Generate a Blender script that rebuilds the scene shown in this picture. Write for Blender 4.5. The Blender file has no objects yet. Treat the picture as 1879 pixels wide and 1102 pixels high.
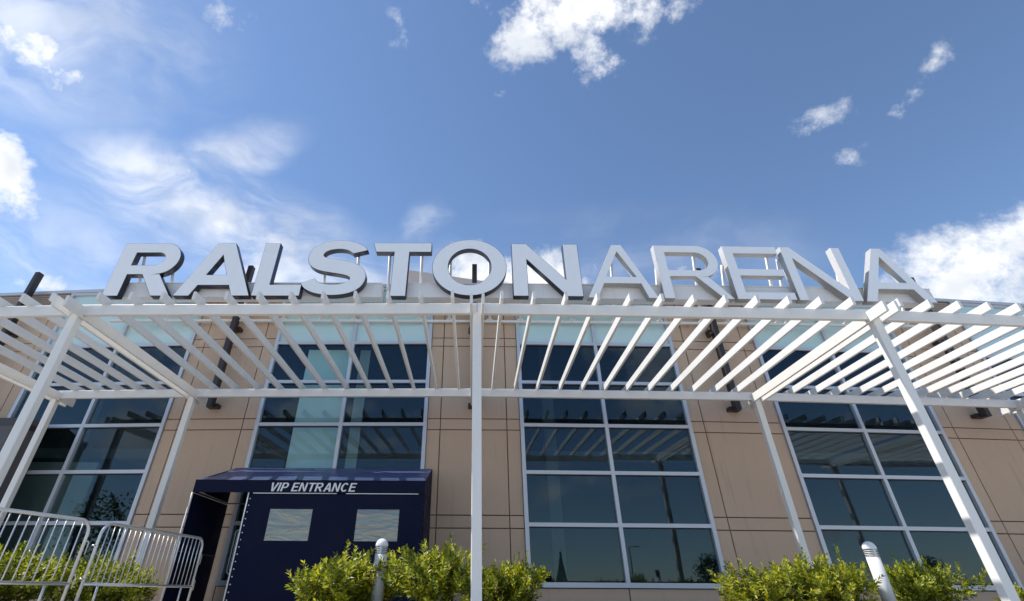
import bpy, bmesh, math, random
from mathutils import Vector, Matrix, Euler

# ------------------------------------------------------------------ camera
scene = bpy.context.scene
COL = scene.collection
R_ = math.radians
CAMZ = 0.30                       # lens height above the pavement
PXC, PYC, FPX, IMW, IMH = 871.0, 450.0, 926.0, 1879.0, 1102.0
PITCH = math.atan((1090 - PYC) / FPX)
ROLL = R_(0.35)
cd = bpy.data.cameras.new('camera')
cam = bpy.data.objects.new('camera', cd); COL.objects.link(cam)
cd.sensor_width = 36.0
cd.lens = 36.0 * FPX / IMW
cd.shift_x = (IMW / 2 - PXC) / IMW
cd.shift_y = -(IMH / 2 - PYC) / IMW
cd.clip_start = 0.05; cd.clip_end = 2000
cam.location = (0, 0, CAMZ)
cam.rotation_euler = (Matrix.Rotation(R_(90) + PITCH, 3, 'X') @ Matrix.Rotation(ROLL, 3, 'Z')).to_euler()
scene.camera = cam
scene.view_settings.view_transform = 'Standard'
scene.view_settings.look = 'None'
scene.view_settings.gamma = 1.0
scene.view_settings.exposure = 0.55

def ray(px, py):
    """direction in the world seen at a pixel of the photograph (used to place the clouds of the sky)"""
    m = cam.rotation_euler.to_matrix()
    v = m @ Vector(((px - PXC) / FPX, (PYC - py) / FPX, -1.0))
    return v.normalized()

# ------------------------------------------------------------------ sun + sky
SUN = Vector((-0.600, 0.050, 0.798)).normalized()
EL = math.asin(SUN.z); AZ = math.atan2(SUN.x, SUN.y)
sl = bpy.data.lights.new('sun', 'SUN'); sl.energy = 4.2; sl.angle = R_(0.53); sl.color = (1.0, 0.955, 0.89)
so = bpy.data.objects.new('sun', sl); COL.objects.link(so)
so.rotation_euler = (-SUN).to_track_quat('-Z', 'Y').to_euler()
so.location = (-30, 10, 40)

world = bpy.data.worlds.new('World'); scene.world = world
world.use_nodes = True

class G:
    """small node-graph helper"""
    def __init__(s, tree): s.t = tree; s.n = tree.nodes; s.l = tree.links
    def node(s, typ, **kw):
        n = s.n.new(typ)
        for k, v in kw.items(): setattr(n, k, v)
        return n
    def put(s, sock, v):
        if isinstance(v, bpy.types.NodeSocket): s.l.new(v, sock)
        elif v is not None: sock.default_value = v
    def math(s, op, a, b=None, c=None, clamp=False):
        n = s.node('ShaderNodeMath', operation=op); n.use_clamp = clamp
        s.put(n.inputs[0], a)
        if b is not None: s.put(n.inputs[1], b)
        if c is not None: s.put(n.inputs[2], c)
        return n.outputs[0]
    def vmath(s, op, a, b=None):
        n = s.node('ShaderNodeVectorMath', operation=op)
        s.put(n.inputs[0], a)
        if b is not None:
            if op == 'SCALE': s.put(n.inputs['Scale'], b)
            else: s.put(n.inputs[1], b)
        return n.outputs['Value'] if op in ('DOT_PRODUCT', 'LENGTH') else n.outputs[0]
    def noise(s, vec, scale, detail=4, rough=0.5, dist=0.0, out='Fac'):
        n = s.node('ShaderNodeTexNoise')
        s.put(n.inputs['Vector'], vec); s.put(n.inputs['Scale'], scale)
        n.inputs['Detail'].default_value = detail; n.inputs['Roughness'].default_value = rough
        n.inputs['Distortion'].default_value = dist
        return n.outputs[out]
    def smooth(s, v, a, b, lo=0.0, hi=1.0, kind='SMOOTHSTEP'):
        n = s.node('ShaderNodeMapRange', interpolation_type=kind)
        s.put(n.inputs[0], v); s.put(n.inputs[1], a); s.put(n.inputs[2], b); s.put(n.inputs[3], lo); s.put(n.inputs[4], hi)
        return n.outputs[0]
    def mix(s, f, a, b, blend='MIX'):
        n = s.node('ShaderNodeMix', data_type='RGBA', blend_type=blend)
        s.put(n.inputs[0], f); s.put(n.inputs[6], a); s.put(n.inputs[7], b)
        return n.outputs[2]

def build_world():
    g = G(world.node_tree)
    for n in list(g.n): g.n.remove(n)
    out = g.node('ShaderNodeOutputWorld')
    sky = g.node('ShaderNodeTexSky', sky_type='NISHITA')
    sky.sun_disc = False; sky.sun_elevation = EL; sky.sun_rotation = AZ
    sky.altitude = 300; sky.air_density = 1.0; sky.dust_density = 0.08; sky.ozone_density = 3.6
    bg = g.node('ShaderNodeBackground'); g.put(bg.inputs[0], sky.outputs[0]); bg.inputs[1].default_value = 0.122
    d = g.node('ShaderNodeTexCoord').outputs['Generated']
    # wispy warp of the direction before the cloud shapes are looked up
    w1 = g.noise(d, 5.0, 4, 0.6, out='Color')
    w1 = g.vmath('SCALE', g.vmath('SUBTRACT', w1, (0.5, 0.5, 0.5)), 0.085)
    dw = g.vmath('ADD', d, w1)
    # (x, y, half length px, half width px, angle deg, strength)
    clouds = [(60, 80, 105, 44, 52, 1.05), (125, 138, 34, 16, 20, .7), (10, 320, 86, 88, 0, 1.15), (80, 355, 30, 16, 0, .6), (70, 505, 66, 24, 0, .85), (70, 180, 26, 18, 30, .55),
              (1060, 10, 190, 74, -4, 1.15), (960, 60, 66, 62, 20, 1.0), (1095, 92, 52, 48, 60, .95), (1180, 20, 60, 40, 0, .9),
              (1242, 25, 36, 32, 0, .75), (1500, 212, 80, 28, -18, .56), (1705, 155, 84, 30, -55, .68), (1660, 200, 30, 26, 0, .5),
              (1570, 280, 44, 30, -25, .5), (1770, 490, 180, 84, -14, 1.15), (1870, 430, 100, 70, 0, 1.1),
              (1740, 545, 200, 50, 0, 1.1), (985, 515, 130, 54, 8, 1.15), (880, 510, 70, 56, 0, 1.1), (330, 325, 26, 26, 0, .6),
              (725, 45, 22, 46, 0, .42), (430, 25, 80, 44, 20, .30), (1290, 480, 100, 30, 0, .34), (928, 168, 24, 12, 0, .5)]
    veil = [(320, 350, 150, 62, 30, 1.0), (470, 430, 240, 84, 24, 1.0), (560, 490, 150, 70, 10, 1.0),
            (420, 280, 120, 40, -18, .7), (780, 420, 44, 36, -70, .6), (90, 470, 240, 150, 0, .42),
            (40, 10, 330, 170, 20, .62), (1150, 470, 300, 70, 0, .22), (760, 500, 300, 60, 0, .35)]
    def field(lst, dirs, view=ray):
        acc = None
        for (x, y, a, b, ang, st) in lst:
            c = view(x, y); ca, sa = math.cos(R_(ang)), math.sin(R_(ang))
            e1 = view(x + a * ca, y + a * sa) - c; e2 = view(x - b * sa, y + b * ca) - c
            nx = e1.normalized(); nz = nx.cross(e2).normalized(); ny = nz.cross(nx)
            mpn = g.node('ShaderNodeMapping', vector_type='TEXTURE'); g.put(mpn.inputs['Vector'], dirs)
            mpn.inputs['Location'].default_value = c
            mpn.inputs['Rotation'].default_value = Matrix((nx, ny, nz)).transposed().to_euler()
            mpn.inputs['Scale'].default_value = (e1.length * 1.62, e2.length * 1.62, 50.0)
            gr = g.node('ShaderNodeTexGradient', gradient_type='SPHERICAL'); g.put(gr.inputs[0], mpn.outputs[0])
            k = g.smooth(gr.outputs['Fac'], 0.0, 0.92, 0.0, st)
            acc = k if acc is None else g.math('MAXIMUM', acc, k)
        return acc
    fwd = ray(939, 520)
    front = g.math('GREATER_THAN', g.vmath('DOT_PRODUCT', d, tuple(fwd)), 0.3)
    f = g.math('MULTIPLY', field(clouds, dw), front)
    # the sky goes on outside the view with clouds of the same kind
    away = g.smooth(g.vmath('DOT_PRODUCT', d, tuple(fwd)), 0.62, 0.42)
    # clouds behind the camera, known from their reflections in the glass
    back = [(80, 790, 110, 50, 0, 1.1), (240, 755, 130, 45, 10, 1.1), (190, 840, 150, 55, 0, .95), (560, 745, 120, 34, 0, 1.05), (720, 760, 80, 26, 0, .8), (600, 830, 110, 34, 0, .8),
            (1105, 893, 84, 30, -12, .95), (1215, 905, 90, 20, 0, .6), (1545, 925, 80, 30, -10, .9), (1700, 940, 110, 24, 0, .7), (1080, 845, 90, 22, 0, .55)]
    def behind(x, y):
        v = ray(x, y); return Vector((v.x, -v.y, v.z))
    bk = g.math('MULTIPLY', field(back, dw, behind), g.math('LESS_THAN', g.vmath('DOT_PRODUCT', d, (0.0, 1.0, 0.0)), 0.0))
    gen = g.math('MAXIMUM', bk, g.smooth(g.noise(dw, 2.3, 2, 0.5), 0.52, 0.70))
    gen = g.math('MULTIPLY', gen, away)
    f = g.math('MAXIMUM', f, gen)
    n1 = g.noise(dw, 8.0, 5, 0.6); n2 = g.noise(d, 30.0, 6, 0.66)
    n = g.math('ADD', g.math('MULTIPLY', g.math('SUBTRACT', n1, 0.5), 2.9), g.math('MULTIPLY', g.math('SUBTRACT', n2, 0.5), 1.45))
    dens = g.math('ADD', f, n)
    dens = g.math('MULTIPLY', g.smooth(dens, 0.34, 1.35), g.smooth(f, 0.0, 0.3))
    # thin streaky veil
    mp = g.node('ShaderNodeMapping'); g.put(mp.inputs['Vector'], dw)
    mp.inputs['Rotation'].default_value = (0.0, R_(35), 0.0); mp.inputs['Scale'].default_value = (3.0, 6.0, 14.0)
    st = g.noise(mp.outputs[0], 1.1, 7, 0.58, 0.6)
    vf = g.math('MULTIPLY', field(veil, dw), front)
    vd = g.math('MULTIPLY', vf, g.smooth(st, 0.32, 0.70, 0.10, 1.0))
    vd = g.math('MULTIPLY', vd, 0.80)
    dens = g.math('MAXIMUM', dens, vd, clamp=True)
    # thicker parts keep a grey shaded underside
    shade = g.noise(dw, 8.0, 3, 0.55)
    cc = g.mix(g.smooth(shade, 0.40, 0.66), (0.92, 0.915, 0.90, 1), (0.57, 0.60, 0.65, 1))
    cb = g.node('ShaderNodeBackground'); g.put(cb.inputs[0], cc); cb.inputs[1].default_value = 1.0
    mx = g.node('ShaderNodeMixShader'); g.put(mx.inputs[0], dens)
    g.l.new(bg.outputs[0], mx.inputs[1]); g.l.new(cb.outputs[0], mx.inputs[2])
    g.l.new(mx.outputs[0], out.inputs[0])
build_world()
world.cycles.sampling_method = 'MANUAL'; world.cycles.sample_map_resolution = 512

# ------------------------------------------------------------------ materials
MATS = {}
def principled(name, color, rough=0.6, metal=0.0, spec=0.5):
    m = bpy.data.materials.new(name); m.use_nodes = True
    g = G(m.node_tree); p = g.n['Principled BSDF']
    p.inputs['Base Color'].default_value = (*color, 1); p.inputs['Roughness'].default_value = rough
    p.inputs['Metallic'].default_value = metal; p.inputs['Specular IOR Level'].default_value = spec
    MATS[name] = m
    return m, g, p
def varied(name, color, rough=0.6, metal=0.0, spec=0.5, amp=0.12, scale=3.0, fine=60.0, famp=0.06, bump=0.0, bscale=120.0, streak=0.0, randobj=0.0):
    m, g, p = principled(name, color, rough, metal, spec)
    tc = g.node('ShaderNodeTexCoord').outputs['Object']
    geo = g.node('ShaderNodeNewGeometry').outputs['Position']
    a = g.noise(geo, scale, 5, 0.6); b = g.noise(geo, fine, 3, 0.6)
    k = g.math('ADD', g.math('MULTIPLY', g.math('SUBTRACT', a, .5), amp * 2), g.math('MULTIPLY', g.math('SUBTRACT', b, .5), famp * 2))
    if streak:
        mp = g.node('ShaderNodeMapping'); g.put(mp.inputs[0], geo); mp.inputs['Scale'].default_value = (5.0, 5.0, .35)
        s = g.smooth(g.noise(mp.outputs[0], 1.4, 5, .65), .52, .80)
        k = g.math('SUBTRACT', k, g.math('MULTIPLY', s, streak))
    if randobj:
        rn = g.node('ShaderNodeObjectInfo').outputs['Random']
        k = g.math('ADD', k, g.math('MULTIPLY', g.math('SUBTRACT', rn, .5), randobj * 2))
    k = g.math('ADD', k, 1.0)
    g.put(p.inputs['Base Color'], g.vmath('SCALE', color, k))
    g.put(p.inputs['Roughness'], g.smooth(a, .3, .7, rough * .85, min(1, rough * 1.12), 'LINEAR'))
    if bump:
        bn = g.node('ShaderNodeBump'); bn.inputs['Strength'].default_value = bump; bn.inputs['Distance'].default_value = 0.01
        g.put(bn.inputs['Height'], g.noise(geo, bscale, 4, .7)); g.put(p.inputs['Normal'], bn.outputs[0])
    return m

varied('stucco', (0.52, 0.382, 0.283), .9, spec=.2, amp=.10, scale=.55, fine=70, famp=.08, bump=.45, bscale=120, streak=.18, randobj=.03)
varied('joint', (0.17, 0.125, 0.10), .95, spec=.1)
varied('siding', (0.34, 0.262, 0.21), .7, amp=.06, streak=.05, randobj=.03)
varied('white_paint', (0.70, 0.69, 0.665), .42, amp=.04, scale=2.0, fine=30, famp=.02, streak=.07, randobj=.015)
varied('fascia_white', (0.72, 0.72, 0.73), .5, amp=.04, scale=1.2, famp=.02, streak=.10)
varied('letter_face', (0.82, 0.835, 0.86), .38, amp=.025, scale=1.5, famp=.012, streak=.04)
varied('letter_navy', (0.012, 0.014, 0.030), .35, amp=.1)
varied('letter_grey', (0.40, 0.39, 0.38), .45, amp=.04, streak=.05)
varied('dark_steel', (0.030, 0.022, 0.022), .5, amp=.15)
varied('aluminium', (0.50, 0.52, 0.57), .38, metal=.25, amp=.04, famp=.02)
varied('coping', (0.50, 0.51, 0.54), .4, metal=.2, amp=.05)
varied('spandrel', (0.50, 0.67, 0.68), .12, spec=.6, amp=.03, scale=.6, famp=.0)
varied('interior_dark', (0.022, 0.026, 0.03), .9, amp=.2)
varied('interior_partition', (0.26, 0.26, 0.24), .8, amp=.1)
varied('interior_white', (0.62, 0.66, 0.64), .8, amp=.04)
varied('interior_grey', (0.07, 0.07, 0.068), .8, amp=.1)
varied('gasket', (0.02, 0.02, 0.022), .7)
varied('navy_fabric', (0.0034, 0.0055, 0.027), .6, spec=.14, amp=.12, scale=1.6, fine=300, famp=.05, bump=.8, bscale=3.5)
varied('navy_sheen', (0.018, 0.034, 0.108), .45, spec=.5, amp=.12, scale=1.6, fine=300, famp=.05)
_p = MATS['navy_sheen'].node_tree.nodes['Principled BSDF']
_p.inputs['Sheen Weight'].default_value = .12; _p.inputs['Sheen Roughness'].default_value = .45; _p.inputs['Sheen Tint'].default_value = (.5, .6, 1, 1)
varied('charcoal_fabric', (0.085, 0.082, 0.092), .8, amp=.1, fine=300, bump=.2, bscale=500)
varied('print_white', (0.72, 0.73, 0.74), .6, amp=.03)
varied('print_red', (0.45, 0.10, 0.13), .5)
varied('galvanised', (0.56, 0.57, 0.58), .36, metal=.75, amp=.10, scale=6, fine=80, famp=.06)
varied('lamp_white', (0.70, 0.70, 0.70), .35, amp=.04, scale=5)
varied('lamp_louver', (0.16, 0.16, 0.17), .4)
varied('concrete', (0.40, 0.375, 0.34), .9, amp=.12, scale=.4, fine=40, famp=.08, bump=.3, bscale=60)
varied('kerb', (0.40, 0.39, 0.37), .9, amp=.12)
varied('mulch', (0.075, 0.045, 0.028), .95, amp=.4, scale=14, fine=90, famp=.3, bump=.9, bscale=60)
varied('roofing', (0.45, 0.45, 0.45), .9)
varied('upper_wall', (0.50, 0.44, 0.40), .8, amp=.05, scale=.5)
varied('bark', (0.085, 0.060, 0.042), .9, amp=.3, scale=20)

def glass(name, tint, extra, wave):
    m = bpy.data.materials.new(name); m.use_nodes = True; g = G(m.node_tree)
    for n in list(g.n): g.n.remove(n)
    out = g.node('ShaderNodeOutputMaterial')
    geo = g.node('ShaderNodeNewGeometry'); rn = g.node('ShaderNodeObjectInfo').outputs['Random']
    off = g.vmath('ADD', geo.outputs['Position'], g.vmath('SCALE', (37.0, 11.0, 23.0), rn))
    nv = g.vmath('SCALE', g.vmath('SUBTRACT', g.noise(off, 0.8, 1, .4, out='Color'), (.5, .5, .5)), wave)
    nrm = g.vmath('NORMALIZE', g.vmath('ADD', geo.outputs['Normal'], nv))
    lw = g.node('ShaderNodeLayerWeight'); lw.inputs[0].default_value = .5
    fr = g.math('ADD', g.math('MULTIPLY', g.math('POWER', lw.outputs['Facing'], 5.0), .92), 0.045 + extra)
    tr = g.node('ShaderNodeBsdfTransparent'); tr.inputs[0].default_value = (*tint, 1)
    gl = g.node('ShaderNodeBsdfGlossy'); gl.inputs['Roughness'].default_value = 0.0; gl.inputs[0].default_value = (.68, .83, 1, 1)
    g.put(gl.inputs['Normal'], nrm)
    mx = g.node('ShaderNodeMixShader'); g.put(mx.inputs[0], fr)
    g.l.new(tr.outputs[0], mx.inputs[1]); g.l.new(gl.outputs[0], mx.inputs[2]); g.l.new(mx.outputs[0], out.inputs[0])
    MATS[name] = m
glass('window_glass', (0.80, 0.90, 0.90), -0.010, 0.008)

def vinyl():
    m = bpy.data.materials.new('clear_vinyl'); m.use_nodes = True; g = G(m.node_tree)
    for n in list(g.n): g.n.remove(n)
    out = g.node('ShaderNodeOutputMaterial'); geo = g.node('ShaderNodeNewGeometry').outputs['Position']
    mp = g.node('ShaderNodeMapping'); g.put(mp.inputs[0], geo); mp.inputs['Scale'].default_value = (1.2, 1.0, 5.0); mp.inputs['Rotation'].default_value = (0, .25, 0)
    bn = g.node('ShaderNodeBump'); bn.inputs['Strength'].default_value = 1.0; bn.inputs['Distance'].default_value = .010
    g.put(bn.inputs['Height'], g.noise(mp.outputs[0], 1.1, 2, .5, 1.2))
    gl = g.node('ShaderNodeBsdfGlossy'); gl.inputs['Roughness'].default_value = .08; gl.inputs[0].default_value = (.85, .78, .70, 1); g.put(gl.inputs['Normal'], bn.outputs[0])
    df = g.node('ShaderNodeBsdfDiffuse'); df.inputs[0].default_value = (.21, .22, .225, 1)
    tr = g.node('ShaderNodeBsdfTransparent'); tr.inputs[0].default_value = (.6, .62, .62, 1)
    m1 = g.node('ShaderNodeMixShader'); m1.inputs[0].default_value = .45; g.l.new(tr.outputs[0], m1.inputs[1]); g.l.new(df.outputs[0], m1.inputs[2])
    m2 = g.node('ShaderNodeMixShader'); m2.inputs[0].default_value = .17; g.l.new(m1.outputs[0], m2.inputs[1]); g.l.new(gl.outputs[0], m2.inputs[2])
    g.l.new(m2.outputs[0], out.inputs[0]); MATS['clear_vinyl'] = m
vinyl()

def leafmat(name, c1, c2, c3, trans):
    m = bpy.data.materials.new(name); m.use_nodes = True; g = G(m.node_tree)
    for n in list(g.n): g.n.remove(n)
    out = g.node('ShaderNodeOutputMaterial')
    rn = g.node('ShaderNodeNewGeometry').outputs['Random Per Island']
    cr = g.node('ShaderNodeValToRGB'); g.put(cr.inputs[0], rn)
    e = cr.color_ramp.elements; e[0].position = 0; e[0].color = (*c1, 1); e[1].position = 1; e[1].color = (*c3, 1)
    x = cr.color_ramp.elements.new(.5); x.color = (*c2, 1)
    pr = g.node('ShaderNodeBsdfPrincipled'); g.put(pr.inputs['Base Color'], cr.outputs[0]); pr.inputs['Roughness'].default_value = .42
    oi = g.node('ShaderNodeObjectInfo').outputs['Random']
    col = g.mix(g.smooth(oi, 0.0, 1.0, 0.0, 0.30, 'LINEAR'), cr.outputs[0], g.mix(1.0, cr.outputs[0], (.50, .72, .8, 1), 'MULTIPLY'))
    g.put(pr.inputs['Base Color'], col)
    tl = g.node('ShaderNodeBsdfTranslucent'); g.put(tl.inputs[0], g.mix(1.0, col, (1.5, 1.45, .5, 1), 'MULTIPLY'))
    mx = g.node('ShaderNodeMixShader'); mx.inputs[0].default_value = trans
    g.l.new(pr.outputs[0], mx.inputs[1]); g.l.new(tl.outputs[0], mx.inputs[2]); g.l.new(mx.outputs[0], out.inputs[0])
    MATS[name] = m
leafmat('shrub_leaf', (.05, .085, .012), (.23, .27, .022), (.54, .49, .045), .45)
leafmat('tree_leaf', (.03, .055, .014), (.05, .085, .02), (.08, .11, .03), .25)
leafmat('conifer_leaf', (.015, .035, .015), (.025, .05, .02), (.04, .065, .03), .15)

# ------------------------------------------------------------------ mesh helpers
class MB:
    def __init__(s): s.v = []; s.f = []
    def add(s, vs, fs):
        o = len(s.v); s.v += [tuple(v) for v in vs]; s.f += [tuple(i + o for i in f) for f in fs]; return s
    def box(s, c, d, m=None):
        x, y, z = d[0] / 2, d[1] / 2, d[2] / 2
        vs = [Vector((a * x, b * y, e * z)) for a in (-1, 1) for b in (-1, 1) for e in (-1, 1)]
        if m is not None: vs = [m @ v for v in vs]
        vs = [v + Vector(c) for v in vs]
        return s.add(vs, [(0, 1, 3, 2), (4, 6, 7, 5), (0, 4, 5, 1), (2, 3, 7, 6), (0, 2, 6, 4), (1, 5, 7, 3)])
    def span(s, a, b):
        return s.box([(p + q) / 2 for p, q in zip(a, b)], [abs(q - p) for p, q in zip(a, b)])
    def bar(s, p0, p1, w, h, bev=.012, up=(0, 0, 1)):
        """rectangular tube with rounded long edges; w across, h along up"""
        p0, p1 = Vector(p0), Vector(p1); t = (p1 - p0).normalized(); u = Vector(up)
        a = t.cross(u).normalized(); u = a.cross(t).normalized()
        w, h = w / 2, h / 2; pr = []
        for sx, sy, st in ((1, 1, 0), (-1, 1, 90), (-1, -1, 180), (1, -1, 270)):
            for k in range(3):
                an = R_(st + k * 45); pr.append((sx * (w - bev) + bev * math.cos(an), sy * (h - bev) + bev * math.sin(an)))
        n = len(pr)
        vs = [p0 + a * x + u * y for x, y in pr] + [p1 + a * x + u * y for x, y in pr]
        return s.add(vs, [(i, n + i, n + (i + 1) % n, (i + 1) % n) for i in range(n)] + [tuple(range(n)), tuple(reversed(range(n, 2 * n)))])
    def tube(s, path, r, n=8, cap=True):
        path = [Vector(p) for p in path]; rings = []
        ref = None
        for i, p in enumerate(path):
            t = ((path[min(i + 1, len(path) - 1)] - path[max(i - 1, 0)])).normalized()
            if ref is None:
                ref = Vector((0, 0, 1)) if abs(t.z) < .9 else Vector((1, 0, 0))
            a = t.cross(ref).normalized(); b = t.cross(a).normalized(); ref = a.cross(t).normalized()
            rr = r[i] if isinstance(r, (list, tuple)) else r
            rings.append([p + (a * math.cos(2 * math.pi * k / n) + b * math.sin(2 * math.pi * k / n)) * rr for k in range(n)])
        vs = [v for ring in rings for v in ring]; fs = []
        for i in range(len(rings) - 1):
            for k in range(n): fs.append((i * n + k, i * n + (k + 1) % n, (i + 1) * n + (k + 1) % n, (i + 1) * n + k))
        if cap: fs += [tuple(reversed(range(n))), tuple(range(len(vs) - n, len(vs)))]
        return s.add(vs, fs)
    def lathe(s, prof, c=(0, 0, 0), n=24):
        vs = []; fs = []
        for r, z in prof:
            for k in range(n): vs.append((c[0] + r * math.cos(2 * math.pi * k / n), c[1] + r * math.sin(2 * math.pi * k / n), c[2] + z))
        for i in range(len(prof) - 1):
            for k in range(n): fs.append((i * n + k, i * n + (k + 1) % n, (i + 1) * n + (k + 1) % n, (i + 1) * n + k))
        fs += [tuple(reversed(range(n))), tuple(range(len(vs) - n, len(vs)))]
        return s.add(vs, fs)
    def mesh(s, name, mat, smooth=False, fix=True):
        me = bpy.data.meshes.new(name); me.from_pydata(s.v, [], s.f)
        if fix:
            bm = bmesh.new(); bm.from_mesh(me); bmesh.ops.recalc_face_normals(bm, faces=bm.faces); bm.to_mesh(me); bm.free()
        me.materials.append(MATS[mat])
        if smooth:
            for p in me.polygons: p.use_smooth = True
        return me
    def build(s, name, mat, parent=None, smooth=False):
        return link(name, s.mesh(name, mat, smooth), parent)

def link(name, data, parent=None, loc=None, rot=None):
    o = bpy.data.objects.new(name, data); COL.objects.link(o)
    if parent is not None: o.parent = parent
    if loc is not None: o.location = loc
    if rot is not None: o.rotation_euler = rot
    return o
def tag(o, label=None, cat=None, group=None, kind=None):
    for k, v in (('label', label), ('category', cat), ('group', group), ('kind', kind)):
        if v: o[k] = v
    return o
def empty(name, loc=(0, 0, 0), rz=0):
    o = bpy.data.objects.new(name, None); COL.objects.link(o); o.location = loc; o.rotation_euler = (0, 0, rz); o.empty_display_size = .2
    return o
_cache = {}
def boxmesh(name, d, mat):
    k = (name, tuple(round(x, 4) for x in d), mat)
    if k not in _cache: _cache[k] = MB().box((0, 0, 0), d).mesh(name, mat)
    return _cache[k]

# ------------------------------------------------------------------ the site
YW, RW = 14.0, 160.0              # front of the wall on the axis, radius of the gently bowed front
def Z(z): return z + CAMZ         # heights measured from eye level
def WY(x, d=0.0): return YW - d + x * x / (2 * RW)
def WA(x): return math.atan(x / RW)

tag(MB().span((-350, -350, -.4), (350, 350, 0)).build('pavement', 'concrete'), kind='structure')
beds = [(-2.95, 9.6, 8.5, 11.4), (-9.8, -5.45, 8.5, 11.6)]
for x0, x1, y0, y1 in beds:
    b = tag(MB().span((x0, y0, .002), (x1, y1, .06)).build('planting_bed', 'mulch'), kind='structure')
    k = MB()
    k.span((x0 - .15, y0 - .15, .001), (x1 + .15, y0, .12)); k.span((x0 - .15, y1, .001), (x1 + .15, y1 + .15, .12))
    k.span((x0 - .15, y0 + .001, .001), (x0, y1 - .001, .119)); k.span((x1, y0 + .001, .001), (x1 + .15, y1 - .001, .119))
    tag(k.build('kerb', 'kerb'), kind='structure')

# ------------------------------------------------------------------ the building
bld = tag(empty('arena_building', (0, YW, 0)), 'long beige panelled arena building with tall dark glass windows and aqua top panes', 'building')
BO = Vector((0, YW, 0))
def inb(x, d, z): return Vector((x, WY(x, d), z)) - BO
PITCHX, HALF = 7.2, 1.26
KS = range(-3, 4)
rows = [-.30, 1.32, 1.60, 3.64, 3.93, 6.04, 6.30, 7.58]
TOP = 8.02
G_ = .026
wall = MB()
for k in KS:
    xc = k * PITCHX; m = Matrix.Rotation(WA(xc), 3, 'Z')
    wall.box(inb(xc, -.17, Z(3.9)), (2 * HALF - .04, .26, 8.4), m)
for k in KS:                                    # spandrel wall under each window and over it
    xw = k * PITCHX + PITCHX / 2
    if abs(xw) > 19: continue
    m = Matrix.Rotation(WA(xw), 3, 'Z')
    wall.box(inb(xw, -.17, (Z(.12)) / 2 - .01), (PITCHX - 2 * HALF + .05, .26, Z(.12)), m)
wall_o = wall.build('wall', 'joint', bld)
for k in KS:
    xc = k * PITCHX
    cols = [(-HALF, -.90), (-.90, .90), (.90, HALF)]
    for i in range(len(rows) - 1):
        z0, z1 = Z(rows[i]), Z(rows[i + 1])
        for c0, c1 in cols:
            x = xc + (c0 + c1) / 2
            link('panel', boxmesh('panel', (c1 - c0 - G_, .05, z1 - z0 - G_), 'stucco'), wall_o, inb(x, -.020, (z0 + z1) / 2), (0, 0, WA(x)))
    n = 5; dz = (TOP - .02 - 7.60) / n
    for i in range(n):
        link('siding_board', boxmesh('siding_board', (2 * HALF - .01, .04, dz - .014), 'siding'), wall_o, inb(xc, -.016, Z(7.60 + dz * (i + .5))), (R_(-4), 0, WA(xc)))
for k in KS:
    xw = k * PITCHX + PITCHX / 2
    if abs(xw) > 19: continue
    for s in (-1, 1):
        x = xw + s * (PITCHX - 2 * HALF) / 4
        link('panel', boxmesh('panel', ((PITCHX - 2 * HALF) / 2 - G_, .05, Z(.125) - .02), 'stucco'), wall_o, inb(x, -.020, Z(.125) / 2), (0, 0, WA(x)))

zr = [.22 + 1.185 * i for i in range(6)] + [TOP - .02]
FW = .10
def window(xc):
    w = PITCHX - 2 * HALF
    a = WA(xc); base = inb(xc, 0, 0)
    fr = MB()
    fr.span((-w / 2, -.04, Z(.13)), (-w / 2 + FW, .10, Z(TOP))); fr.span((w / 2 - FW, -.04, Z(.13)), (w / 2, .10, Z(TOP)))
    fr.span((-w / 2 + FW, -.037, Z(TOP - .09)), (w / 2 - FW, .097, Z(TOP - .002)))
    fr.span((-w / 2 + FW, -.055, Z(.135)), (w / 2 - FW, .097, Z(.235)))
    f = fr.build('window', 'aluminium', bld); f.location = base; f.rotation_euler = (0, 0, a)
    link('mullion', boxmesh('mullion', (.095, .13, TOP - .33), 'aluminium'), f, (0, .027, Z((.235 + TOP - .095) / 2)))
    hw = w / 2 - FW - .0475
    for i, z in enumerate(zr):
        if 0 < i < len(zr) - 1:
            for s in (-1, 1):
                xm = s * (.0475 + hw / 2)
                link('mullion', boxmesh('mullion_bar', (hw, .125, .085), 'aluminium'), f, (xm, .0275, Z(z)))
                link('gasket', boxmesh('gasket', (hw, .05, .022), 'gasket'), f, (xm, .045, Z(z - .053)))
    for i in range(len(zr) - 1):
        for s in (-1, 1):
            z0, z1 = Z(zr[i]) + .04, Z(zr[i + 1]) - .04
            xm = s * (.0475 + hw / 2)
            sp = i == len(zr) - 2
            o = link('pane', boxmesh('spandrel_pane' if sp else 'glass_pane', (hw + .02, .01, z1 - z0), 'spandrel' if sp else 'window_glass'), f,
                     (xm, .05, (z0 + z1) / 2), (R_(random.uniform(-.22, .22)), 0, R_(random.uniform(-.25, .25))))
            if sp: o['label'] = 'aqua opaque top pane'
    return f
random.seed(4)
WINX = [k * PITCHX + PITCHX / 2 for k in range(-3, 3)]
for x in WINX: window(x)

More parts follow.
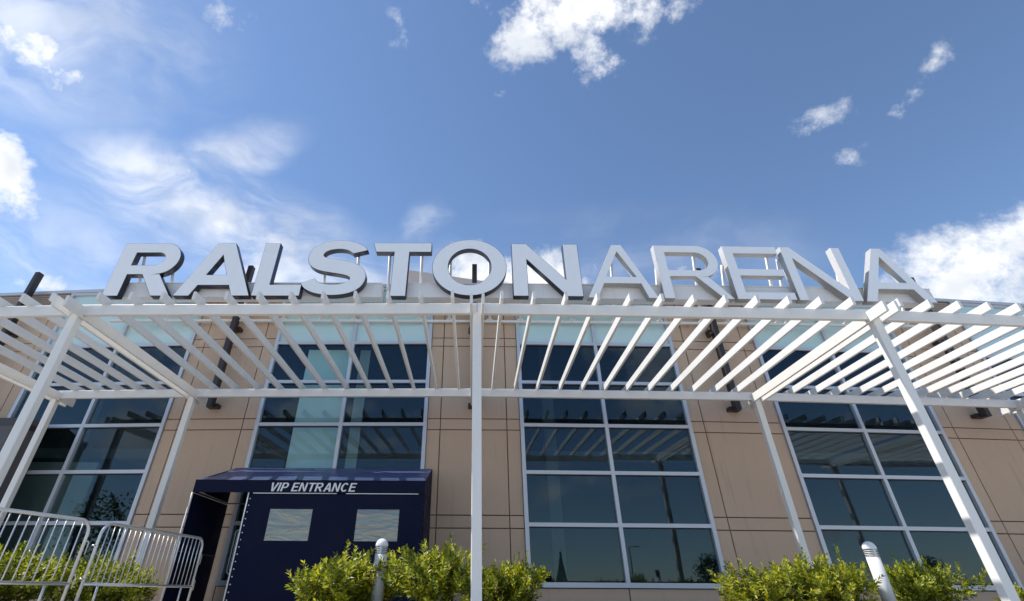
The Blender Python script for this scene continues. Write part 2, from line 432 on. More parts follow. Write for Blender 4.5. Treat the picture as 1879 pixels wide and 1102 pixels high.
# parapet coping, roof, rooms behind the glass
cp = MB(); xs = [-22 + .8 * i for i in range(56)]
for x0, x1 in zip(xs[:-1], xs[1:]):
    xm = (x0 + x1) / 2
    cp.box(inb(xm, -.08, Z(TOP + .055)), ((x1 - x0) * 1.0008, .30, .10), Matrix.Rotation(WA(xm), 3, 'Z'))
cp.build('coping', 'coping', bld)
rf = MB(); ce = MB(); fl = MB()
for x0, x1 in zip(xs[:-1], xs[1:]):
    o0 = max(WY(x0), WY(x1)) - YW
    rf.span((x0, o0 + .20, Z(TOP) - .20), (x1, 34, Z(TOP) - .05))
    ce.span((x0, o0 + .34, Z(TOP - .90)), (x1, 7.0, Z(TOP - .80)))
    fl.span((x0, o0 + .32, .005), (x1, 7.0, .02))
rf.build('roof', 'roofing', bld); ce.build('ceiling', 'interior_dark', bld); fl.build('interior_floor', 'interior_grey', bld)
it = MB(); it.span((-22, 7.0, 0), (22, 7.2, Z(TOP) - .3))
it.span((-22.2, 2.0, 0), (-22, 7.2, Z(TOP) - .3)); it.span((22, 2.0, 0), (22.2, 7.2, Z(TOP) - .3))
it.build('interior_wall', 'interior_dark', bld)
def inside(name, mat, x0, x1, z0, z1, y, t=.06): MB().span((x0, y, Z(z0)), (x1, y + t, Z(z1))).build(name, mat, bld)
inside('blind', 'interior_white', -4.98, -3.62, -.25, 6.05, .36, .02)
inside('blind', 'interior_partition', -3.42, -3.12, -.25, 6.05, .37, .02)
inside('interior_partition', 'interior_partition', -13.2, -10.9, -.25, 3.1, 1.7, .10)
inside('interior_partition', 'interior_partition', 9.2, 10.6, -.25, 2.4, 4.2, .10)
inside('interior_column', 'interior_grey', 2.2, 2.55, -.28, 7.2, 2.2, .35)
inside('interior_column', 'interior_grey', 9.6, 9.95, -.28, 7.2, 2.6, .35)
inside('interior_column', 'interior_grey', -12.2, -11.85, -.28, 7.2, 2.2, .35)
inside('balcony_floor', 'interior_grey', -21.9, 21.9, 3.45, 3.75, 2.9, 2.5)
# set-back upper volume
um = Matrix.Rotation(R_(15.4), 3, 'Z')
up = MB(); up.box(Vector((-3.62, 7.0, 10.70)) + um @ Vector((10, 6, 0)), (20, 12, 5.40), um)
upo = up.build('upper_wall', 'upper_wall', bld)
for zz in (12.15, 10.9):
    MB().box(Vector((-3.62, 7.0, zz)) + um @ Vector((10, -.012, 0)), (20.03, .02, .035), um).build('reveal_strip', 'joint', upo)
# dark steel masts on the piers
for k in range(-2, 3):
    x = k * PITCHX; a = WA(x)
    ma = MB(); ma.bar((0, 0, Z(4.17)), (0, 0, Z(8.67)), .155, .21, .012, up=(0, 1, 0))
    mo = ma.build('mast', 'dark_steel', bld); mo.location = inb(x, .31, 0); mo.rotation_euler = (0, 0, a)
    for z in (4.24, 6.55):
        link('bracket', boxmesh('bracket', (.30, .22, .10), 'dark_steel'), mo, (0, .19, Z(z)))
    link('bracket', boxmesh('bracket_lug', (.10, .30, .07), 'dark_steel'), mo, (-.12, .09, Z(6.43)))

# ------------------------------------------------------------------ the sign
SY, SR = 13.0, 600.0
sign = tag(empty('arena_sign', (0, SY, 0)), 'large white channel letters reading RALSTON ARENA on a white fascia over the entrance', 'sign')
def insn(x, dy, z): return Vector((x, x * x / (2 * SR) + dy, z))
def arc(cx, cz, rx, rz, a0, a1, n=18):
    return [(cx + rx * math.cos(R_(a0 + (a1 - a0) * i / n)), cz + rz * math.sin(R_(a0 + (a1 - a0) * i / n))) for i in range(n + 1)]
def catmull(pts, n=5):
    P = [pts[0]] + pts + [pts[-1]]; out = []
    for i in range(len(pts) - 1):
        p0, p1, p2, p3 = P[i:i + 4]
        for j in range(n):
            t = j / n
            out.append(tuple(.5 * (2 * b + (c - a) * t + (2 * a - 5 * b + 4 * c - d) * t * t + (3 * b - a - 3 * c + d) * t ** 3) for a, b, c, d in zip(p0, p1, p2, p3)))
    return out + [pts[-1]]
def s_shape():
    up_ = [(-3.31, 8.79), (-3.46, 8.95), (-3.78, 9.10), (-4.22, 9.165), (-4.70, 9.08), (-5.02, 8.84), (-5.12, 8.53), (-5.03, 8.25), (-4.76, 8.07), (-4.38, 7.98), (-4.04, 7.92),
           (-3.81, 7.85), (-3.74, 7.76), (-3.82, 7.65), (-4.02, 7.58), (-4.26, 7.56), (-4.54, 7.60), (-4.71, 7.68), (-4.79, 7.77)]
    lo = [(-5.19, 7.60), (-5.03, 7.41), (-4.70, 7.26), (-4.20, 7.195), (-3.70, 7.27), (-3.38, 7.48), (-3.26, 7.80), (-3.36, 8.10), (-3.62, 8.30), (-4.0, 8.41), (-4.40, 8.48),
          (-4.61, 8.54), (-4.66, 8.63), (-4.58, 8.74), (-4.40, 8.81), (-4.19, 8.83), (-3.98, 8.80), (-3.84, 8.73), (-3.76, 8.66)]
    return [(catmull(up_) + catmull(lo))[::-1]]
b0, t0 = 7.17, 9.05
LET = [
 ('R', 1, [[(-10.99, b0), (-10.99, t0)] + arc(-9.66, 8.485, .57, .565, 90, -85) + [(-9.52, 7.925), (-8.97, b0), (-9.54, b0), (-10.05, 7.91), (-10.51, 7.91), (-10.51, b0)],
           [(-10.51, 8.70)] + arc(-9.79, 8.47, .235, .23, 90, -90) + [(-10.51, 8.24)]]),
 ('A', 1, [[(-8.88, b0), (-8.06, t0), (-7.50, t0), (-6.61, b0), (-7.15, b0), (-7.31, 7.53), (-8.24, 7.53), (-8.40, b0)], [(-8.09, 7.89), (-7.78, 8.60), (-7.48, 7.89)]]),
 ('L', 1, [[(-6.56, b0), (-6.56, t0), (-6.09, t0), (-6.09, 7.55), (-5.14, 7.55), (-5.14, b0)]]),
 ('S', 1, s_shape()),
 ('T', 1, [[(-3.17, t0 + .02), (-1.34, t0 + .02), (-1.34, 8.73), (-2.02, 8.73), (-2.02, b0), (-2.49, b0), (-2.49, 8.73), (-3.06, 8.73)]]),
 ('O', 1, [arc(-.155, 8.205, 1.135, 1.0, 0, 360, 64)[:-1], arc(-.15, 8.21, .655, .65, 0, 360, 56)[:-1]]),
 ('N', 1, [[(1.15, b0 + .03), (1.15, t0 + .01), (1.61, t0 + .01), (2.75, 7.78), (2.75, t0 + .01), (3.21, t0 + .01), (3.21, b0 + .03), (2.74, b0 + .03), (1.60, 8.48), (1.60, b0 + .03)]]),
 ('A', 0, [[(3.34, b0), (4.28, t0), (4.58, t0), (5.42, b0), (5.13, b0), (4.98, 7.66), (3.88, 7.66), (3.64, b0)], [(3.97, 7.89), (4.42, 8.80), (4.88, 7.89)]]),
 ('R', 0, [[(5.59, b0), (5.59, t0)] + arc(6.90, 8.485, .585, .565, 90, -83) + [(7.05, 7.935), (7.66, b0), (7.36, b0), (6.69, 7.93), (5.90, 7.93), (5.90, b0)],
           [(5.90, 8.80)] + arc(6.83, 8.475, .355, .325, 90, -90) + [(5.90, 8.15)]]),
 ('E', 0, [[(7.75, b0), (7.75, t0), (9.45, t0), (9.45, 8.79), (8.05, 8.79), (8.05, 8.22), (9.40, 8.22), (9.40, 7.98), (8.05, 7.98), (8.05, 7.41), (9.50, 7.41), (9.50, b0)]]),
 ('N', 0, [[(9.58, b0 - .01), (9.58, t0), (9.88, t0), (11.20, 7.55), (11.20, t0), (11.48, t0), (11.48, b0 - .01), (11.16, b0 - .01), (9.86, 8.64), (9.86, b0 - .01)]]),
 ('A', 0, [[(11.56, b0 - .02), (12.50, t0), (12.80, t0), (13.68, b0 - .02), (13.37, b0 - .02), (13.17, 7.58), (12.10, 7.58), (11.88, b0 - .02)], [(12.20, 7.81), (12.64, 8.74), (13.07, 7.81)]]),
]
def outline(name, polys, mat, depth, off):
    cu = bpy.data.curves.new(name, 'CURVE'); cu.dimensions = '2D'; cu.fill_mode = 'BOTH'; cu.extrude = depth / 2; cu.offset = off
    for p in polys:
        sp = cu.splines.new('POLY'); sp.points.add(len(p) - 1); sp.use_cyclic_u = True
        for q, (x, z) in zip(sp.points, p): q.co = (x, z, 0, 1)
    t = bpy.data.objects.new(name, cu); COL.objects.link(t)
    dg = bpy.context.evaluated_depsgraph_get(); dg.update()
    me = bpy.data.meshes.new_from_object(t.evaluated_get(dg)); me.name = name
    bpy.data.objects.remove(t); bpy.data.curves.remove(cu)
    me.materials.clear(); me.materials.append(MATS[mat])
    return me
for ch, bold, polys in LET:
    xs_ = [p[0] for p in polys[0]]; xc = (min(xs_) + max(xs_)) / 2
    loc = [[(x - xc, z) for x, z in p] for p in polys]
    dep = .22
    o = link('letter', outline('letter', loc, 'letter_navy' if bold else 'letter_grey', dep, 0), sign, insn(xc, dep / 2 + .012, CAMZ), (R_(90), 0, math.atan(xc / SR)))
    o['label'] = ('bold white letter %s with dark sides' if bold else 'slim white letter %s with light sides') % ch
    link('letter_face', outline('letter_face', loc, 'letter_face', .012, -.012 if bold else -.006), o, (0, 0, dep / 2 + .004))
# fascia in two lengths, with a gap behind the T
for x0, x1 in ((-11.2, -2.80), (-2.50, 13.95)):
    f = MB(); n = max(4, int((x1 - x0) / .9))
    for i in range(n):
        a, b = x0 + (x1 - x0) * i / n, x0 + (x1 - x0) * (i + 1) / n; m = (a + b) / 2
        f.box(insn(m, .30 + .17, Z(7.525)), (b - a + .001, .34, .45), Matrix.Rotation(math.atan(m / SR), 3, 'Z'))
    f.build('fascia', 'fascia_white', sign)
    c = MB()
    for i in range(n):
        a, b = x0 + (x1 - x0) * i / n, x0 + (x1 - x0) * (i + 1) / n; m = (a + b) / 2
        c.box(insn(m, .47, Z(7.765)), (b - a + .001, .40, .03), Matrix.Rotation(math.atan(m / SR), 3, 'Z'))
    c.build('fascia_cap', 'fascia_white', sign)
RLY, RLZ = .90, 6.80            # rail on the wall that carries the raking letter supports
rl = MB()
for i in range(25):
    a, b = -11.1 + i, -11.1 + i + 1.0; m = (a + b) / 2
    rl.box(insn(m, RLY, Z(RLZ)), (1.001, .09, .07), Matrix.Rotation(math.atan(m / SR), 3, 'Z'))
rl.build('rail', 'white_paint', sign)
for x, zt in ((-10.45, 8.95), (-9.35, 8.3), (-7.0, 0), (-5.8, 0), (-4.63, 8.3), (-3.65, 8.85), (-2.67, 8.97), (-1.66, 8.97), (-.75, 8.8), (.47, 8.8), (1.40, 8.7),
              (2.98, 8.7), (4.27, 8.62), (5.64, 8.4), (6.92, 9.0), (7.72, 8.5), (9.25, 8.98), (9.55, 8.75), (11.36, 8.62), (12.3, 0), (13.2, 0)):
    p = insn(x, RLY - .01, Z(RLZ + .035)); q = insn(x, .245, Z(zt)) if zt else insn(x, .62, Z(7.5))
    t = MB().tube([p, q], .045, 12).build('support_tube', 'white_paint', sign, True)
    MB().box(p + Vector((0, 0, .022)), (.17, .088, .035)).build('base_plate', 'white_paint', t)
for x in (-10.6, -8.9, -6.6, -.6, .75, 6.6, 8.6, 10.6, 12.9):
    MB().bar(insn(x, RLY + .03, Z(RLZ)), (x, WY(x) - SY + .03, Z(RLZ)), .06, .06).build('wall_arm', 'white_paint', sign)

# ------------------------------------------------------------------ the pergola
PF, PB = 8.12, 12.72
PXS = [-10.85, -7.2, .05, 7.25, 14.45, 21.6]
def PY(x, y0): return y0 + x * x / (2 * RW)
perg = tag(empty('pergola', (0, PF, 0)), 'white painted steel pergola on square posts running along the front of the building', 'pergola')
PO = Vector((0, PF, 0))
def pp(x, y, z): return Vector((x, y, z)) - PO
B0, B1, RH = 4.12, 4.325, .155
for i, x in enumerate(PXS):
    for y0 in (PF, PB):
        MB().bar(pp(x, PY(x, y0), 0), pp(x, PY(x, y0), Z(B0)), 0.15, 0.15, .014, up=(0, 1, 0)).build('post', 'white_paint', perg)
    for s in (-1, 1):
        xx = x + s * .101
        MB().bar(pp(xx, PY(x, PF) - .50, Z(B0 + .045)), pp(xx, PY(x, PB) + .52, Z(B0 + .045)), 0.05, .20, .010).build('girder', 'white_paint', perg)
boltm = MB().lathe([(.016, 0), (.016, .008), (.011, .016)], n=6).mesh('bolt', 'galvanised')
for gd in [o for o in perg.children if o.name.startswith('girder')]:
    v0 = gd.data.vertices[0].co; gx = sum(v.co.x for v in gd.data.vertices) / len(gd.data.vertices)
    px_ = min(PXS, key=lambda q: abs(q - gx)); sd = 1 if gx > px_ else -1
    for y0 in (PF, PB):
        for dz in (-.045, .045):
            link('bolt', boltm, gd, (gx + sd * .026, PY(px_, y0) - PF, Z(B0 + .035 + dz)), (0, R_(90) * sd, 0))
for i in range(len(PXS) - 1):
    xa, xb = PXS[i], PXS[i + 1]
    for y0 in (PF, PB):
        MB().bar(pp(xa + .004, PY(xa, y0), Z((B0 + B1) / 2)), pp(xb - .004, PY(xb, y0), Z((B0 + B1) / 2)), .10, B1 - B0, .016).build('beam', 'white_paint', perg)
    n = 12 if xb - xa > 5 else 6
    sp = (xb - xa) / (n + .52)
    for j in range(n):
        f = (.76 + j) / (n + .52)
        x = xa + (xb - xa) * f
        yf = PY(xa, PF) * (1 - f) + PY(xb, PF) * f; yb = PY(xa, PB) * (1 - f) + PY(xb, PB) * f
        jit = random.uniform(-.004, .004)
        MB().bar(pp(x + jit, yf - .27, Z(B1 + RH / 2 - .022)), pp(x - jit, yb + .42, Z(B1 + RH / 2 - .022)), .052, RH, .008).build('rafter', 'white_paint', perg)

# ------------------------------------------------------------------ entrance canopy
cx0, cx1, cyf, cyb = -6.07, -1.06, 12.06, 13.93
can = tag(empty('entrance_canopy', ((cx0 + cx1) / 2, cyf, 0)), 'navy fabric entrance canopy with VIP ENTRANCE lettering and two clear windows', 'canopy')
CO = Vector(((cx0 + cx1) / 2, cyf, 0))
zf, zv, zb = Z(2.03), Z(1.79), Z(2.63)
def sheet(name, mat, quad, t, parent, off=CO, sub=1, sag=0.0):
    """a slightly slack panel with thickness from four corners"""
    q = [Vector(p) - off for p in quad]; nrm = (q[1] - q[0]).cross(q[3] - q[0]).normalized(); n = sub; m = MB(); vs = []
    for lay in (0, 1):
        for j in range(n + 1):
            for i in range(n + 1):
                u, v = i / n, j / n
                p = (q[0] * (1 - u) + q[1] * u) * (1 - v) + (q[3] * (1 - u) + q[2] * u) * v
                w = sag * 4 * v * (1 - v) * (1 + .5 * math.sin(9 * u + 2 * v)) if sag else 0
                vs.append(p + nrm * (w + lay * t))
    N = (n + 1) ** 2; fs = []
    idx = lambda l, i, j: l * N + j * (n + 1) + i
    for j in range(n):
        for i in range(n):
            fs.append((idx(0, i, j), idx(0, i, j + 1), idx(0, i + 1, j + 1), idx(0, i + 1, j)))
            fs.append((idx(1, i, j), idx(1, i + 1, j), idx(1, i + 1, j + 1), idx(1, i, j + 1)))
    for i in range(n):
        fs += [(idx(0, i, 0), idx(0, i + 1, 0), idx(1, i + 1, 0), idx(1, i, 0)), (idx(0, i + 1, n), idx(0, i, n), idx(1, i, n), idx(1, i + 1, n)),
               (idx(0, 0, i + 1), idx(0, 0, i), idx(1, 0, i), idx(1, 0, i + 1)), (idx(0, n, i), idx(0, n, i + 1), idx(1, n, i + 1), idx(1, n, i))]
    m.add(vs, fs)
    return m.build(name, mat, parent, smooth=False)
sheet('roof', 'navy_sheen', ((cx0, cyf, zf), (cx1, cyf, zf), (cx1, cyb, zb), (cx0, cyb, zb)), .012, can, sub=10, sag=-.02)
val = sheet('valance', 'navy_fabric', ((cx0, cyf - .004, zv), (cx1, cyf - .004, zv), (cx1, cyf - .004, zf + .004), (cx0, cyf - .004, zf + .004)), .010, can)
for x, s in ((cx0, -1), (cx1, 1)):
    me = MB(); e = x + s * .004
    pr = [(cyf, zv), (cyb, zv), (cyb, zb), (cyf, zf)]
    me.add([(e, y, z) for y, z in pr] + [(e + s * .01, y, z) for y, z in pr], [(0, 1, 2, 3), (4, 7, 6, 5), (0, 4, 5, 1), (1, 5, 6, 2), (2, 6, 7, 3), (3, 7, 4, 0)])
    me.v = [tuple(Vector(v) - CO) for v in me.v]
    me.build('side_valance', 'navy_fabric', can)
    sheet('side_panel', 'navy_fabric', ((e, cyf + .03, .05), (e, cyb, .05), (e, cyb, zv - .012), (e, cyf + .03, zv - .012)), .008, can, sub=4, sag=.01)
px0 = -4.86                                            # front panel starts here, the doorway is left of it
wins = [(-4.33, -3.42, .885, 1.47), (-2.47, -1.57, .90, 1.485)]
fp = MB()
yy = cyf + .012
xsn = [px0, wins[0][0], wins[0][1], wins[1][0], wins[1][1], cx1 + .0]
zlo, zhi = Z(.89), Z(1.478)
for a, b, z0, z1 in ((px0, cx1, .04, zlo), (px0, cx1, zhi, zv - .02), (px0, wins[0][0], zlo, zhi), (wins[0][1], wins[1][0], zlo, zhi), (wins[1][1], cx1, zlo, zhi)):
    fp.span((a - CO.x, yy - CO.y, z0), (b - CO.x, yy + .008 - CO.y, z1))
fpo = fp.build('front_panel', 'navy_fabric', can)
for a, b, _, _ in wins:
    MB().span((a - .01 - CO.x, yy + .010 - CO.y, zlo - .01), (b + .01 - CO.x, yy + .014 - CO.y, zhi + .01)).build('clear_window', 'clear_vinyl', fpo)
def ctube(name, pts, r, mat='print_white', par=can): return MB().tube([Vector(p) - CO for p in pts], r, 8).build(name, mat, par, True)
ctube('frame_tube', [(cx0 - .012, cyf - .01, 0), (cx0 - .012, cyf - .01, zv)], .016)
ctube('frame_tube', [(px0, yy - .012, 0), (px0, yy - .012, zv)], .015)
ctube('frame_tube', [(px0 + .1, cyf - .012, zv - .012), (-2.95, cyf - .012, zv - .012)], .009)
ctube('frame_tube', [(-2.75, cyf - .012, zv - .012), (cx1 - .12, cyf - .012, zv - .012)], .009)
ctube('frame_tube', [(cx0 + .02, cyf + .02, zv + .05), (cx0 + .02, cyb - .05, zv + .02), (cx1, cyb - .05, zv + .02)], .016, 'galvanised')
ctube('frame_tube', [(cx0 + .02, cyf + .04, 1.0), (cx0 + .02, cyb - .02, 1.0)], .016, 'dark_steel')
ctube('frame_tube', [(cx0 + 1.2, cyf + .02, zv + .05), (cx0 + 1.2, cyb - .05, zb - .12)], .016, 'galvanised')
gm = MB().lathe([(.004, -.008), (.012, -.004), (.012, .004), (.004, .008)], n=8).mesh('grommet', 'print_white')
for i in range(15):
    link('grommet', gm, fpo, Vector((px0 + .055, yy - .008, .18 + i * .128)) - CO, (R_(90), 0, 0))
# piping at the eave
ctube('piping', [(cx0 - .01, cyf - .010, zf + .006), (cx1 + .01, cyf - .010, zf + .006)], .008, 'navy_fabric')
# lettering on the valance
def glyphs(txt):
    w = .215; out = []; x = 0.0
    def shift(ps, dx): return [[(a + dx, b) for a, b in p] for p in ps]
    D = {
     'V': (.80, [[(0, 1), (.24, 1), (.40, .30), (.57, 1), (.80, 1), (.53, 0), (.27, 0)]]),
     'I': (.22, [[(0, 0), (0, 1), (.22, 1), (.22, 0)]]),
     'P': (.70, [[(0, 0), (0, 1)] + arc(.40, .68, .31, .32, 90, -90, 12) + [(.22, .36), (.22, 0)], [(.22, .83)] + arc(.38, .68, .12, .15, 90, -90, 8) + [(.22, .53)]]),
     'E': (.66, [[(0, 0), (0, 1), (.66, 1), (.66, .82), (.22, .82), (.22, .61), (.61, .61), (.61, .43), (.22, .43), (.22, .18), (.68, .18), (.68, 0)]]),
     'N': (.76, [[(0, 0), (0, 1), (.22, 1), (.55, .36), (.55, 1), (.76, 1), (.76, 0), (.54, 0), (.21, .64), (.21, 0)]]),
     'T': (.74, [[(0, .82), (0, 1), (.74, 1), (.74, .82), (.48, .82), (.48, 0), (.26, 0), (.26, .82)]]),
     'R': (.78, [[(0, 0), (0, 1)] + arc(.46, .70, .29, .30, 90, -80, 12) + [(.56, .38), (.80, 0), (.54, 0), (.32, .40), (.22, .40), (.22, 0)], [(.22, .83)] + arc(.43, .70, .11, .13, 90, -90, 8) + [(.22, .57)]]),
     'A': (.82, [[(0, 0), (.29, 1), (.53, 1), (.82, 0), (.58, 0), (.52, .22), (.29, .22), (.23, 0)], [(.34, .39), (.41, .70), (.47, .39)]]),
     'C': (.78, [arc(.40, .5, .39, .515, 40, 320, 28) + arc(.40, .5, .17, .335, 318, 42, 22)]),
    }
    for c in txt:
        if c == ' ': x += .30; continue
        wd, ps = D[c]; out += shift(ps, x); x += wd + (.04 if c in 'VTA' else .10)
    return out, x
def lettering(txt, h, width, shear):
    ps, wtot = glyphs(txt)
    ps = [[((a + b * shear) * width / (wtot + shear), b * h) for a, b in p] for p in ps]
    return outline('lettering', ps, 'print_white', .004, -.0035)
link('lettering', lettering('VIP ENTRANCE', .178, 1.93, .20), val, Vector((-4.44, cyf - .019, Z(1.812))) - CO, (R_(90), 0, 0))

# poster on the glass behind the canopy doorway
def rrect(x0, x1, z0, z1, r):
    p = []
    for cx, cz, a in ((x1 - r, z1 - r, 0), (x0 + r, z1 - r, 90), (x0 + r, z0 + r, 180), (x1 - r, z0 + r, 270)): p += arc(cx, cz, r, r, a, a + 90, 5)
    return p
po = empty('door_poster', (-5.35, 14.05, 0)); tag(po, 'rounded white outlined poster on the glass inside the navy canopy doorway', 'poster')
link('border', outline('border', [rrect(-.42, .42, .35, 1.27, .08), rrect(-.395, .395, .375, 1.245, .065)], 'print_white', .006, 0), po, (0, 0, CAMZ), (R_(90), 0, R_(-2)))
link('border', outline('border', [rrect(-.365, .365, .405, 1.215, .05), rrect(-.35, .35, .42, 1.20, .045)], 'print_white', .006, 0), po, (0, 0, CAMZ), (R_(90), 0, R_(-2)))
MB().span((-.34, -.004, Z(.85)), (.34, .002, Z(1.19))).build('print_top', 'print_white', po).rotation_euler = (0, 0, R_(-2))
MB().span((-.34, -.004, Z(.80)), (.34, .002, Z(.848))).build('print_band', 'print_red', po).rotation_euler = (0, 0, R_(-2))
MB().span((-.34, -.004, Z(.43)), (.34, .002, Z(.798))).build('print_bottom', 'navy_fabric', po).rotation_euler = (0, 0, R_(-2))

# charcoal vestibule at the far left
ves = tag(empty('side_canopy', (-14.0, 13.35, 0), R_(-4)), 'charcoal fabric canopy at the far left edge in front of the window', 'canopy')
v = MB(); pr = [(0, 0), (.9, 0), (.9, Z(3.85)), (0, Z(3.62))]
v.add([(-2.3, y, z) for y, z in pr] + [(2.3, y, z) for y, z in pr], [(0, 1, 2, 3), (4, 7, 6, 5), (0, 4, 5, 1), (1, 5, 6, 2), (2, 6, 7, 3), (3, 7, 4, 0)])
v.build('shell', 'charcoal_fabric', ves)
MB().span((-2.33, -.02, Z(3.48)), (2.33, -.004, Z(3.66))).build('valance', 'dark_steel', ves)
MB().span((2.304, -.01, Z(3.48)), (2.318, 0.9, Z(3.62))).build('side_valance', 'dark_steel', ves)

# ------------------------------------------------------------------ bollard lights
def bollard(x, y, label):
    t = tag(empty('bollard_light', (x, y, 0)), label, 'bollard', 'white bollard lights in the planting bed')
    MB().lathe([(.094, .05), (.094, .80)], n=28).build('post', 'lamp_white', t, True)
    MB().lathe([(.062, .801), (.062, .90)], n=20).build('louver_core', 'lamp_louver', t, True)
    for i in range(4):
        z = .808 + i * .023
        MB().lathe([(.066, z + .010), (.094, z), (.096, z + .005), (.066, z + .016)], n=28).build('louver', 'lamp_white', t, True)
    MB().span((-.012, -.093, .80), (.012, -.068, .905)).build('louver_rib', 'lamp_white', t)
    MB().lathe([(.097, .900), (.097, .915)] + [(.097 * math.cos(R_(a)), .915 + .097 * math.sin(R_(a))) for a in range(9, 88, 9)] + [(.004, 1.012)], n=28).build('dome', 'lamp_white', t, True)
bollard(-1.415, 9.12, 'white dome topped bollard light in front of the navy canopy')
bollard(6.16, 9.1, 'white dome topped bollard light in front of the right window')

# ------------------------------------------------------------------ crowd barricades
def barricade(p0, p1, label, nb):
    p0, p1 = Vector((*p0, 0)), Vector((*p1, 0)); L = (p1 - p0).length; a = math.atan2((p1 - p0).y, (p1 - p0).x)
    t = tag(empty('crowd_barricade', p0, a), label, 'barricade', 'galvanised steel crowd barricades by the entrance')
    zt, zb_, r = 1.10, .385, .16
    pts = [(0, 0, .06), (0, 0, zt - r)] + [(r - r * math.cos(R_(k)), 0, zt - r + r * math.sin(R_(k))) for k in range(15, 90, 15)] + [(r, 0, zt), (L - r, 0, zt)]
    pts += [(L - r + r * math.sin(R_(k)), 0, zt - r + r * math.cos(R_(k))) for k in range(15, 90, 15)] + [(L, 0, zt - r), (L, 0, .06)]
    MB().tube(pts, .021, 10).build('frame', 'galvanised', t, True)
    MB().tube([(.01, 0, zb_), (L - .01, 0, zb_)], .019, 10).build('bottom_rail', 'galvanised', t, True)
    bm_ = MB().tube([(0, 0, zb_), (0, 0, zt)], .0085, 6).mesh('bar', 'galvanised', True)
    for i in range(nb):
        x = L * (i + 1) / (nb + 1)
        link('bar', bm_, t, (x, 0, 0))
    for x in (.30, L - .30):
        MB().tube([(x, -.32, .015), (x, -.28, .06), (x, -.03, .10), (x, .03, .10), (x, .28, .06), (x, .32, .015)], .017, 8).build('foot', 'galvanised', t, True)
        MB().tube([(x, 0, .09), (x, 0, zb_)], .016, 8).build('foot_stem', 'galvanised', t, True)
    for z in (.80, .42):
        MB().tube([(L + .015, 0, z + .06), (L + .05, 0, z + .06), (L + .065, 0, z + .04), (L + .065, 0, z - .09)], .008, 6).build('hook', 'galvanised', t, True)
        MB().tube([(-.015, 0, z + .02), (-.055, 0, z + .02), (-.055, .02, z + .02)], .012, 6).build('hook_eye', 'galvanised', t, True)
barricade((-5.99, 5.45), (-5.21, 7.85), 'steel crowd barricade at the left edge of the picture', 20)
barricade((-5.14, 8.02), (-4.86, 10.55), 'steel crowd barricade leading to the navy canopy doorway', 21)

# ------------------------------------------------------------------ shrubs
def shrub_mesh(seed, rx, rz, nshoot, leaf):
    rnd = random.Random(seed); lf = MB(); stem = MB()
    lumps = [(rnd.uniform(-.62, .62) * rx, rnd.uniform(-.5, .5) * rx, rnd.uniform(.22, .66) * rz, rnd.uniform(.40, .60)) for _ in range(7)]
    def leafq(p, d, n, l):
        s = d.cross(n).normalized() * l * .22; mid = p + d * l * .5 + n * l * .05; tip = p + d * l - n * l * .06
        lf.add([p, mid + s, tip, mid - s], [(0, 1, 2), (0, 2, 3)])
    for i in range(nshoot):
        c = lumps[rnd.randrange(7)]
        th, ph = rnd.uniform(0, 2 * math.pi), math.acos(rnd.uniform(-.55, 1))
        out = Vector((math.sin(ph) * math.cos(th), math.sin(ph) * math.sin(th), math.cos(ph)))
        rr = c[3] * rnd.uniform(.55, 1.0)
        p0 = Vector(c[:3]) + Vector((out.x * rr * rx, out.y * rr * rx, out.z * rr * rz * .62))
        if p0.z < .05: continue
        d = (out * .8 + Vector((0, 0, .75)) + Vector((rnd.uniform(-.4, .4), rnd.uniform(-.4, .4), rnd.uniform(-.3, .3)))).normalized()
        L = rnd.uniform(.14, .38)
        if rnd.random() < .08: L *= 1.6; d = (d + Vector((0, 0, .7))).normalized()
        nl = int(7 + L * 34); side = d.orthogonal().normalized()
        if rnd.random() < .35: stem.tube([p0 - d * .12, p0 + d * L], [.006, .002], 3, False)
        for k in range(nl):
            t = (k + .5) / nl; an = k * 2.4 + rnd.uniform(-.4, .4)
            o = (Matrix.Rotation(an, 3, d) @ side)
            ld = (d * (.35 + t * .8) + o * (1.0 - .35 * t)).normalized()
            nn = ld.cross(o.cross(d)).normalized()
            if nn.z < 0: nn = -nn
            leafq(p0 + d * L * t, ld, nn, leaf * rnd.uniform(.7, 1.15) * (1 - .3 * t))
    for i in range(14):
        a = rnd.uniform(0, 6.28); c = lumps[i % 7]
        stem.tube([(.10 * math.cos(a), .10 * math.sin(a), 0), (c[0] * .5 + .05 * math.cos(a), c[1] * .5, c[2] * .55), (c[0], c[1], c[2])], [.013, .010, .006], 5, False)
    return lf.mesh('foliage', 'shrub_leaf', fix=False), stem.mesh('stem', 'bark', fix=False)
SM = [shrub_mesh(11 + i * 7, .95, .90, 330, .13) for i in range(4)]
def shrub(x, y, s, sz, rz, k, label):
    t = tag(empty('shrub', (x, y, .05), rz), label, 'shrub', 'yellow green shrubs in the planting beds')
    t.scale = (s, s, sz)
    link('foliage', SM[k][0], t); link('stem', SM[k][1], t)
shrub(-1.75, 9.15, .95, .74, .3, 0, 'yellow green shrub left of the bollard light before the navy canopy')
shrub(-.55, 9.05, .92, .80, 1.7, 1, 'tall yellow green shrub between the navy canopy bollard and the centre post')
shrub(.50, 9.8, .72, .68, 4.0, 2, 'darker green shrub just right of the centre pergola post')
shrub(4.45, 9.2, .78, .60, 2.2, 3, 'yellow green shrub left of the right bollard light under the wide windows')
shrub(5.30, 9.3, .80, .74, .9, 0, 'tallest yellow green shrub directly beside the right bollard light')
shrub(7.0, 9.3, .72, .66, 5.2, 1, 'yellow green shrub between the right bollard light and the right post')
shrub(8.25, 9.0, .45, .42, 3.1, 2, 'low small shrub at the foot of the right front post')
shrub(-8.7, 9.6, .90, .95, 2.8, 3, 'yellow green shrub at the left edge behind the barricade')
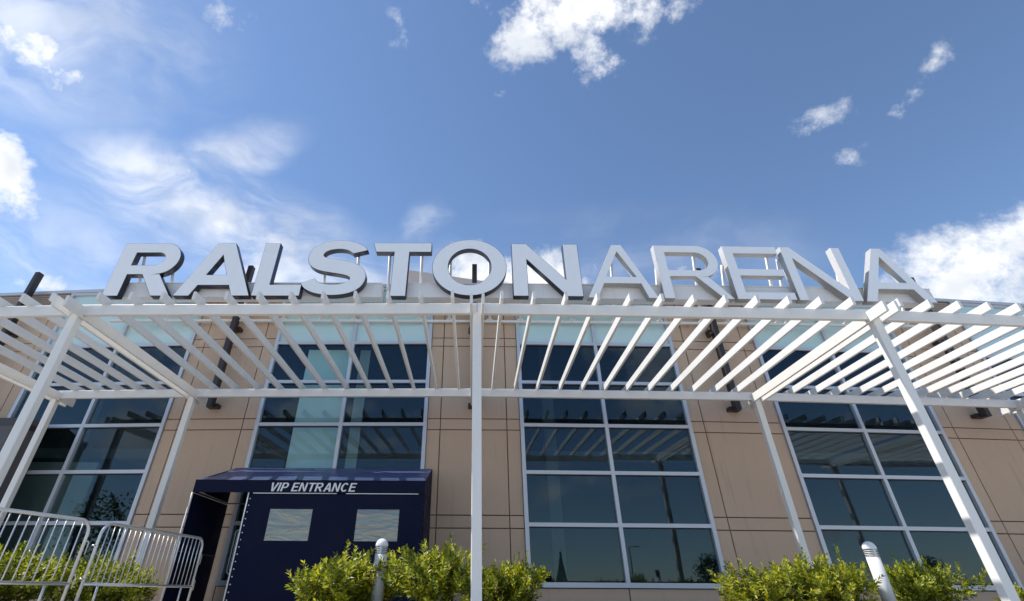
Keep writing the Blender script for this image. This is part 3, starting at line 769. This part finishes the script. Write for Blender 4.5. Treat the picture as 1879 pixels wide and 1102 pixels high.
shrub(-7.4, 9.5, .90, .78, 5.0, 0, 'yellow green shrub behind the left barricade end')
shrub(-6.1, 9.7, .80, .72, .6, 2, 'yellow green shrub behind the hooks where the two barricades meet')
shrub(-6.35, 11.0, .75, .62, 1.9, 1, 'shaded green shrub beside the canopy doorway and rear post')

# ------------------------------------------------------------------ across the car park (seen as reflections in the glass)
def crown_mesh(seed, rx, rz, n, leaf, conifer=False):
    rnd = random.Random(seed); m = MB()
    for i in range(n):
        if conifer:
            h = rnd.random() ** 1.4; rr = (1 - h) * rx * rnd.uniform(.45, 1.05); a = rnd.uniform(0, 6.28)
            p = Vector((rr * math.cos(a), rr * math.sin(a), h * rz * 2 - rr * .25))
        else:
            v = Vector((rnd.gauss(0, 1), rnd.gauss(0, 1), rnd.gauss(0, 1))).normalized() * rnd.uniform(.5, 1.0)
            w = 1 + .25 * math.sin(v.x * 7 + seed) * math.cos(v.z * 6 + v.y * 5)
            p = Vector((v.x * rx * w, v.y * rx * w, v.z * rz * w + rz))
        d = Vector((rnd.uniform(-1, 1), rnd.uniform(-1, 1), rnd.uniform(-.6, .8))).normalized(); s = d.orthogonal().normalized()
        l = leaf * rnd.uniform(.6, 1.3)
        m.add([p - d * l * .5, p + s * l * .3, p + d * l * .5, p - s * l * .3], [(0, 1, 2, 3)])
    return m
for i, (x, y, h, con, lab) in enumerate(((21.6, -88, 8.0, True, 'dark conifer mirrored in the right centre window'),
        (17.6, -84, 4.6, False, 'round tree mirrored in the left part of the right centre window'),
        (48.5, -80, 7.5, False, 'broad tree mirrored in the right part of the right centre window'),
        (84.0, -84, 6.5, False, 'round tree mirrored in the right window'),
        (103.0, -78, 7.0, False, 'spreading tree mirrored in the far right part of the right window'),
        (-58, -42, 12, False, 'large leafy tree mirrored in the left window'),
        (-49, -44, 9, False, 'second leafy tree mirrored in the left window'))):
    t = tag(empty('conifer' if con else 'tree', (x, y, 0), i), lab, 'tree', 'trees across the car park')
    MB().tube([(0, 0, 0), (.05, 0, h * .3), (0, .05, h * .75)], [.16, .12, .03], 7).build('trunk', 'bark', t)
    cm = crown_mesh(i, h * (.20 if con else .36), h * (.45 if con else .36), 1600, .42, con)
    c = link('crown', cm.mesh('crown', 'conifer_leaf' if con else 'tree_leaf', fix=False), t, (0, 0, h * (.10 if con else .26)))
lp = tag(empty('lamp_post', (27.4, -60, 0)), 'tall thin car park lamp post mirrored in the right centre window', 'lamp post')
MB().tube([(0, 0, 0), (0, 0, 6.8)], [.10, .06], 8).build('pole', 'dark_steel', lp)
MB().tube([(0, 0, 6.7), (.5, 0, 6.95), (1.3, 0, 7.0)], .04, 6).build('arm', 'dark_steel', lp)
MB().box((1.4, 0, 6.96), (.6, .3, .12)).build('lamp_head', 'dark_steel', lp)
